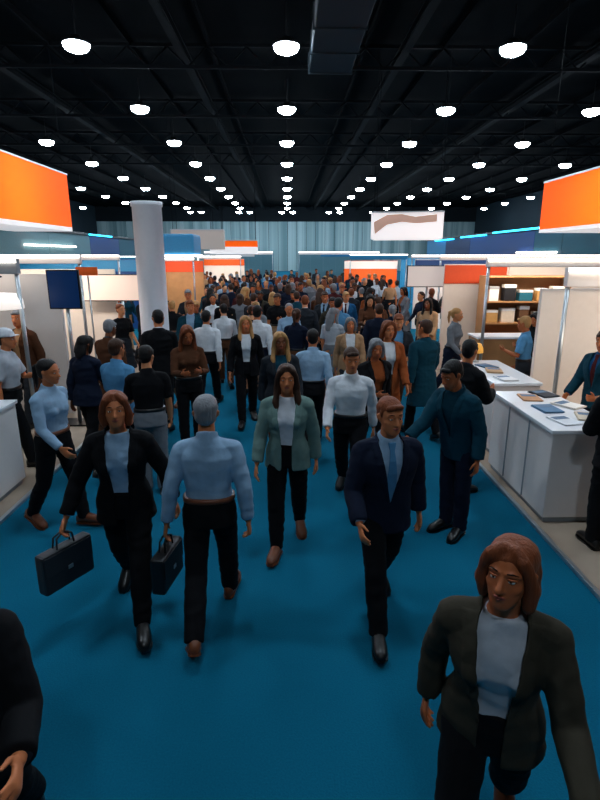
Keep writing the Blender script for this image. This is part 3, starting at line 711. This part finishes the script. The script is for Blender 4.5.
def person(arch, x, y, rz, label, cols, group=None, s=1.0, z=0.0, skin=0, hair='brown', shoe=0):
    """cols: shirt, bottom, jacket (colour names)"""
    t = thing('person', label, 'person', (x, y, z), R(rz), group); t.scale = (s, s, s)
    made = {}
    for pn, me in FIG[arch].items():
        if pn[0] == '_': continue
        under = {'belt': 'trousers', 'tie': 'shirt'}.get(pn)
        o = obj('shoe' if pn.startswith('shoe') else pn, me, None, made.get(under, t)); made[pn] = o
        mm = {'body': SK[skin], 'hair': HAIR.get(hair), 'cap': cloth('white'), 'trousers': cloth(cols.get('bottom', 'black')), 'skirt': cloth(cols.get('bottom', 'black')), 'belt': SHOES[shoe],
              'shirt': cloth(cols.get('shirt', 'white')), 'tie': cloth(cols.get('tie', 'maroon')), 'jacket': cloth(cols.get('jacket', 'navy'))}.get(pn, SHOES[shoe])
        o.material_slots[0].link = 'OBJECT'; o.material_slots[0].material = mm
    return t
def hand_at(t, arch, i):
    p, d = FIG[arch]['_hands'][i]; M = Matrix.Translation(t.location) @ Matrix.Rotation(t.rotation_euler.z, 4, 'Z') @ Matrix.Scale(t.scale.x, 4)
    return M @ p
def bag(kind, lab, hand, rz, col, w=.38, h=.28, dp=.09):
    t = thing(kind, lab, 'bag', (hand.x, hand.y, hand.z - h - .10), rz); mm = mat('leather_' + col.replace(' ', '_'), COL[col], .5, spec=.4)
    b = MB().box(-w / 2, w / 2, -dp / 2, dp / 2, 0, h, .02); b.build('bag_body', mm, t)
    hd = MB()
    for sy in (-.022, .022): hd.tube([(-.07, sy, h - .01), (-.06, sy * .8, h + .07), (0, sy * .4, h + .10), (.06, sy * .8, h + .07), (.07, sy, h - .01)], [.007] * 5, n=8)
    hd.build('handle', mm, t)
    fp = MB().box(-w / 2 + .01, w / 2 - .01, -dp / 2 - .006, -dp / 2 + .002, h * .45, h * .95, .003).build('flap', mm, t)
    MB().box(-.02, .02, -dp / 2 - .010, -dp / 2 - .004, h * .42, h * .52, .002).build('clasp', alu, fp)
    return t

hero_pos = []
def hero(*a, **k): hero_pos.append((a[1], a[2])); return person(*a, **k)
h = hero('h_close', .80, 1.70, -24, 'person nearest the camera at the right, dark olive jacket open over pale grey top', dict(shirt='light grey', jacket='olive', bottom='black'), skin=2, hair='auburn', s=1.0, shoe=1)
h = hero('h_edge', -1.22, 1.62, 18, 'person in black suit half cut off by the lower left corner of the picture', dict(shirt='charcoal', jacket='black', bottom='black'), skin=1, hair='black')
h = hero('h_back', -.56, 3.45, 182, 'person in light blue shirt seen from behind carrying a black bag, black trousers', dict(shirt='pale blue', bottom='black'), skin=1, hair='grey', s=1.01, shoe=1)
q = hand_at(h, 'h_back', 1); bag('shoulder_bag', 'black bag hanging from the hand of the person in the light blue shirt', q, R(80), 'black', .36, .27, .10)
h = hero('h_bag', -1.19, 3.58, 8, 'person in black open blazer over pale blue top holding a dark briefcase', dict(shirt='pale blue', jacket='black', bottom='black'), skin=1, hair='auburn', s=1.02)
q = hand_at(h, 'h_bag', 0); bag('briefcase', 'dark briefcase held low by the person in the open black blazer', q, R(60), 'charcoal', .40, .29, .09)
h = hero('h_centre', -.01, 4.5, -4, 'person in sage green open jacket over white top walking up the middle', dict(shirt='white', jacket='sage', bottom='black'), skin=1, hair='brown', s=1.0, shoe=1)
h = hero('h_suit', .68, 3.46, 6, 'person in dark navy suit with pale blue shirt and tie right of the aisle centre', dict(shirt='pale blue', jacket='navy', bottom='black', tie='sky blue'), skin=1, hair='auburn', s=1.0)
h = hero('shirt_b', .66, 5.45, -10, 'person in very pale blue shirt and black trousers behind the navy suit', dict(shirt='white', bottom='black'), skin=1, hair='brown', s=1.0)
h = hero('shirt_a', .33, 7.1, 180, 'person in white shirt seen from behind between sage jacket and pale shirt', dict(shirt='pale blue', bottom='black'), skin=1, hair='black', s=.98)
h = hero('h_centre', -.66, 8.3, 6, 'person with long black coat-like jacket open over a white top strip', dict(shirt='white', jacket='black', bottom='black'), skin=1, hair='fair', s=1.0)
h = hero('shirt_stand', -1.36, 7.15, 20, 'person in brown blouse and black trousers standing left of the aisle centre', dict(shirt='brown', bottom='black'), skin=2, hair='auburn', s=1.0)
h = hero('shirt_a', -1.42, 9.3, 176, 'person in white shirt seen from behind near the round column side of the aisle', dict(shirt='white', bottom='black'), skin=1, hair='black', s=1.0)
h = hero('tee_m', 1.02, 10.9, 170, 'person in sky blue tee seen from behind in the aisle beyond the pale shirt', dict(shirt='sky blue', bottom='black'), skin=1, hair='black', s=1.03)
h = hero('open_f', -.10, 6.5, 8, 'person in dark charcoal jacket over dark teal top behind the sage jacket', dict(shirt='dark teal', jacket='charcoal', bottom='brown'), skin=3, hair='fair', s=1.0)
h = hero('h_reach', 1.62, 4.75, -52, 'person in dark teal suit leaning and reaching toward the leaflet counter', dict(shirt='dark teal', jacket='dark teal', bottom='navy'), skin=2, hair='black', s=1.0)
h = hero('suit_stand', 1.95, 5.7, 120, 'person in black suit standing at the aisle side of the leaflet counter', dict(shirt='navy', jacket='black', bottom='black'), skin=1, hair='black', s=1.0)
h = hero('coat_f', 1.35, 7.2, 10, 'person in rust brown long coat over a white top near the second right counter', dict(shirt='white', jacket='rust', bottom='brown'), skin=1, hair='auburn', s=1.03)
h = hero('coat_m', 1.98, 7.6, 200, 'person in long dark teal coat seen from behind at the second right counter', dict(shirt='black', jacket='dark teal', bottom='black'), skin=1, hair='brown', s=1.0)
h = hero('shirt_f', -2.28, 4.95, 70, 'person in pale blue shirt and black trousers walking by the left aisle edge', dict(shirt='pale blue', bottom='black'), skin=1, hair='black', s=.98, shoe=1)
h = hero('cap_m', -3.45, 6.5, 100, 'person in white cap and light grey tee standing by the left edge counter', dict(shirt='light grey', bottom='black'), z=.035, skin=1, s=1.0)
h = hero('shirt_a', -2.05, 6.3, 160, 'person in blue shirt seen from behind left of the brown blouse', dict(shirt='sky blue', bottom='black'), skin=1, hair='brown', s=.98)
h = hero('suit_b', -1.98, 8.2, 186, 'person in black suit seen from behind near the round column', dict(shirt='white', jacket='black', bottom='black'), skin=1, hair='black', s=1.05)
h = hero('suit_stand', 2.90, 4.34, 172, 'person in black suit at the right picture edge by the leaflet counter end', dict(shirt='rust', jacket='black', bottom='black'), z=.035, skin=1, hair='brown', s=1.0)
h = hero('suit_b', 3.80, 6.25, -70, 'person in dark teal suit behind the leaflet counter by the wall panel', dict(shirt='blue', jacket='dark teal', bottom='navy'), z=.035, skin=1, hair='brown', s=1.0)
h = hero('shirt_stand', 3.62, 5.25, -96, 'person in tan blouse standing behind the middle of the leaflet counter', dict(shirt='tan', bottom='brown'), z=.035, skin=1, hair='auburn', s=.97)

# landmarks for telling one person in the crowd from another
MARKS = [('by the round column', -2.9, 11.2), ('by the left edge counter', -3.4, 5.2), ('before the nearest left booth', -4.9, 8), ('before the beige screen', -4.3, 10.6), ('near the leaflet counter', 3.0, 5.6),
         ('near the second right counter', 3.0, 7.6), ('by the oak shelf', 5.0, 10.9), ('below the pinkish screen', 3.2, 12.6), ('by the blue-banded booth', 5.0, 16), ('under the white hanging sign', 4.4, 22),
         ('by the blue canopy box', -4.9, 23), ('under the beige box sign', -4.7, 30), ('by the far bright orange wall', 3.8, 28), ('under the small orange sign', -3.3, 35), ('behind the round column', -3.9, 17),
         ('mid-aisle just beyond the near walkers', 0, 10.5), ('mid-aisle abreast of the column', 0, 13), ('mid-aisle beyond the column', 0, 16.5), ('deep in the middle of the crowd', 0, 21), ('far down the middle aisle', 0, 27), ('at the far end of the crowd', 0, 35)]
def mark(x, y): return min(MARKS, key=lambda q: (q[1] - x) ** 2 + ((q[2] - y) * .8) ** 2)[0]
rnd = random.Random(5)
TOPS = {'shirt_a': 'shirt', 'shirt_b': 'shirt', 'suit_a': 'suit and tie', 'suit_b': 'suit and tie', 'jacket_m': 'open jacket', 'tee_m': 'tee', 'suit_stand': 'buttoned jacket', 'open_f': 'open blazer', 'open_f2': 'open blazer', 'dress_f': 'top and long skirt',
        'shirt_f': 'blouse', 'skirt_f': 'top and skirt', 'coat_f': 'long coat', 'coat_m': 'long coat', 'cap_m': 'tee and white cap', 'shirt_stand': 'blouse'}
USED = set()
OUTER = ['black', 'black', 'black', 'black', 'navy', 'navy', 'navy', 'charcoal', 'charcoal', 'brown', 'dark teal', 'dark teal', 'brown', 'olive', 'grey', 'tan', 'rust', 'blue', 'maroon', 'black', 'navy', 'charcoal']
INNER = ['white', 'pale blue', 'white', 'black', 'light grey', 'sky blue', 'rust', 'tan', 'dark teal']
SHIRT = ['white', 'pale blue', 'sky blue', 'black', 'black', 'navy', 'charcoal', 'brown', 'dark teal', 'black', 'navy', 'blue', 'charcoal', 'dark teal', 'rust', 'tan', 'brown', 'light grey', 'pale blue', 'black', 'navy', 'maroon', 'grey']
BOT = ['black', 'black', 'black', 'navy', 'black', 'navy', 'charcoal', 'brown', 'tan', 'dark teal', 'grey']
def crowd_person(x, y, z, rz, group):
    for _ in range(400):
        a = rnd.choice([q_ for q_ in ARCH if q_ != 'cap_m']); tp = TOPS[a]; layered = a.startswith(('suit', 'jacket', 'open', 'coat'))
        c1 = rnd.choice(OUTER if layered else SHIRT); c2 = rnd.choice(INNER); c3 = rnd.choice(BOT)
        d = ((rz + 180) % 360) - 180
        fc = 'facing the camera' if abs(d) < 50 else ('seen from behind' if abs(d) > 130 else ('turned to the right' if d > 0 else 'turned to the left'))
        key = (tp, c1, c2 if layered and abs(d) < 130 else '', c3, fc)
        if key not in USED: break
    USED.add(key)
    low = {'dress_f': '', 'skirt_f': ''}.get(a, ' trousers')
    if a in ('dress_f', 'skirt_f'): lab = 'person in %s %s %s, %s skirt, %s, %s' % (c1, 'fitted' if a == 'skirt_f' else 'short-sleeved', 'top', c3 + (' long' if a == 'dress_f' else ' short'), fc, mark(x, y))
    elif layered and abs(d) < 130: lab = 'person in %s %s over %s, %s trousers, %s' % (c1, tp, c2, c3, mark(x, y))
    else: lab = 'person in %s %s, %s trousers, %s, %s' % (c1, tp, c3, fc, mark(x, y))
    w = lab.split()
    if len(w) > 16: lab = lab.replace(' trousers', '', 1) if False else lab.replace('person in ', 'person, '); w = lab.split()
    if len(w) > 16: lab = lab.replace(', ' + fc, ''); w = lab.split()
    if len(w) > 16: lab = lab.replace(' %s trousers,' % c3, ''); w = lab.split()
    if len(w) > 16: lab = lab.replace(' fitted', '').replace(' short-sleeved', ''); w = lab.split()
    assert len(lab.split()) <= 16, lab
    ALLLAB[lab] = ALLLAB.get(lab, 0) + 1
    person(a, x, y, rz, lab, dict(shirt=c2 if layered else c1, jacket=c1, bottom=c3, tie=rnd.choice(['maroon', 'navy', 'blue', 'black'])), group, rnd.uniform(.95, 1.05), z,
           rnd.choice([0, 0, 1, 1, 2, 3, 4]), rnd.choice(['black', 'black', 'brown', 'brown', 'auburn', 'fair', 'grey']), rnd.choice([0, 0, 1]))
ALLLAB = {}
placed = list(hero_pos) + [(-2.72, 11.0), (-3.55, 11.65), (-3.42, 9.4), (-3.3, 9.6), (-3.36, 8.25), (-6, 23.6), (-4.0, 23.6), (-6, 25.4), (-4, 25.4), (-4.75, 8.1), (3.25, 12.6), (-4.2, 9.7), (-3.85, 10.2)]
BLOCK = [(2.5, 3.5, 4.5, 8.7), (-3.85, -3.0, 4.2, 6.2), (3.3, 5.4, 9.7, 10.9), (4.0, 6.4, 5.3, 6.6), (3.2, 8.3, 6.6, 7.9), (3.9, 6.1, 11, 12.5), (2.7, 3.8, 12.1, 13.1),
         (-4.6, -3.6, 10.8, 12.3), (-9.3, -3.6, 11.7, 12.3), (-8.7, -3.5, 8.5, 9.2), (-4.5, -3.5, 7.45, 7.75), (3.3, 9.5, 11.9, 12.5), (2.46, 2.52, 3, 16), (-2.97, -2.94, 3, 16), (-5.3, -3.0, 18.8, 21.4), (-5.9, -2.6, 34.2, 37.4), (2.9, 6.2, 27.2, 30.3),
         (-3.6, -3.2, 7.4, 7.8), (-3.5, -3.2, 7.5, 8.9), (3.3, 3.9, 9.4, 10), (4.3, 10, 16.3, 20.2), (3.4, 4.0, 6.5, 7.3), (-4.0, -3.5, 9.9, 10.3)]
def free(x, y, r):
    ry = max(r, 1.0) if r < .9 else r
    if any(a - .28 < x < b_ + .28 and c - .28 < y < d_ + .28 for a, b_, c, d_ in BLOCK): return False
    return all(((x - p) / r) ** 2 + ((y - q_) / ry) ** 2 > 1 for p, q_ in placed)
def scatter(n, xr, y0, y1, r, group, z=0.0, side=0):
    c = 0; tries = 0
    while c < n and tries < n * 60:
        tries += 1
        y = y0 + (y1 - y0) * rnd.random(); a, b_ = xr(y); x = a + (b_ - a) * rnd.random()
        if not free(x, y, r): continue
        placed.append((x, y)); c += 1
        if side == 0: rz = rnd.choice([0, 0, 180, 180, 180]) + rnd.uniform(-28, 28)
        else: rz = rnd.choice([side * 90 + rnd.uniform(-60, 60), rnd.uniform(0, 360)])
        crowd_person(x, y, z, rz, group)
scatter(20, lambda y: (-5.3, -3.2), 4.8, 9.0, .68, 'people visiting the left booths', .035, 1)
scatter(12, lambda y: (-2.68, -1.5), 5.6, 9.6, .60, 'people walking in the aisle')
scatter(12, lambda y: (1.0, 2.25), 5.7, 9.4, .60, 'people walking in the aisle')
scatter(30, lambda y: (-2.6, 2.2), 8.8, 12, .64, 'people walking in the aisle')
scatter(64, lambda y: (-2.65, 2.25), 12, 19, .62, 'people walking in the aisle')
scatter(56, lambda y: (-4.4, 4.2), 19, 27, .72, 'people in the far crowd')
scatter(24, lambda y: (-5, 5), 27, 38, .95, 'people in the far crowd')
scatter(24, lambda y: (-5.4, -3.25), 5.0, 11.5, .60, 'people visiting the left booths', .035, 1)
scatter(9, lambda y: (-3.2 - y * .22, -3.25), 12.5, 15.6, .62, 'people visiting the left booths', .035, 1)
scatter(18, lambda y: (2.95, 5.6), 7.9, 15.6, .60, 'people visiting the right booths', .035, -1)
scatter(4, lambda y: (3.6, 4.6), 5.0, 6.6, .55, 'people visiting the right booths', .035, -1)

# ---------------------------------------------------------------- light and camera
def area(name, loc, size, energy, col, rot=(0, 0, 0)):
    l = bpy.data.lights.new(name, 'AREA'); l.energy = energy; l.color = col; l.shape = 'RECTANGLE'; l.size, l.size_y = size
    o = bpy.data.objects.new(name, l); C.objects.link(o); o.location = loc; o.rotation_euler = rot; return o
# added area lamps without fixtures, brightening the stand walls
for x, y, z, w, e in ((5.3, 5.6, 2.45, 3, 42), (5.0, 10.9, 2.45, 3.0, 40), (7, 17.6, 2.5, 4, 90), (4.5, 28, 2.45, 2.5, 60), (7.8, 28, 2.45, 2.5, 50), (-5.8, 7.9, 2.35, 3, 26), (-5.3, 10.8, 2.45, 3.2, 40), (-7.4, 18.2, 2.45, 3.5, 70), (-4.1, 19.6, 2.4, 1.5, 30), (-4.2, 35, 2.4, 2.4, 60), (-7.7, 31, 2.4, 2.4, 50)):
    area('booth_fill', (x, y, z), (w, .15), e, (1, .86, .72), (R(38), 0, 0))
w = bpy.data.worlds.new('hall_air'); bpy.context.scene.world = w; w.use_nodes = True
w.node_tree.nodes['Background'].inputs[0].default_value = (.25, .5, .7, 1); w.node_tree.nodes['Background'].inputs[1].default_value = .02
cam = bpy.data.cameras.new('camera'); co = bpy.data.objects.new('camera', cam); C.objects.link(co)
cam.sensor_fit = 'VERTICAL'; cam.sensor_height = 36; cam.lens = 24; cam.clip_end = 300
co.location = (0, 0, 2.65); co.rotation_euler = (R(90 - 15.2), 0, R(-1.29))
S = bpy.context.scene; S.camera = co
S.view_settings.view_transform = 'Standard'; S.view_settings.look = 'None'; S.view_settings.exposure = EXPO; S.view_settings.gamma = 1; S.view_settings.use_curve_mapping = False
S.cycles.use_denoising = True; S.cycles.use_light_tree = True; S.cycles.max_bounces = 5; S.cycles.sample_clamp_indirect = 6
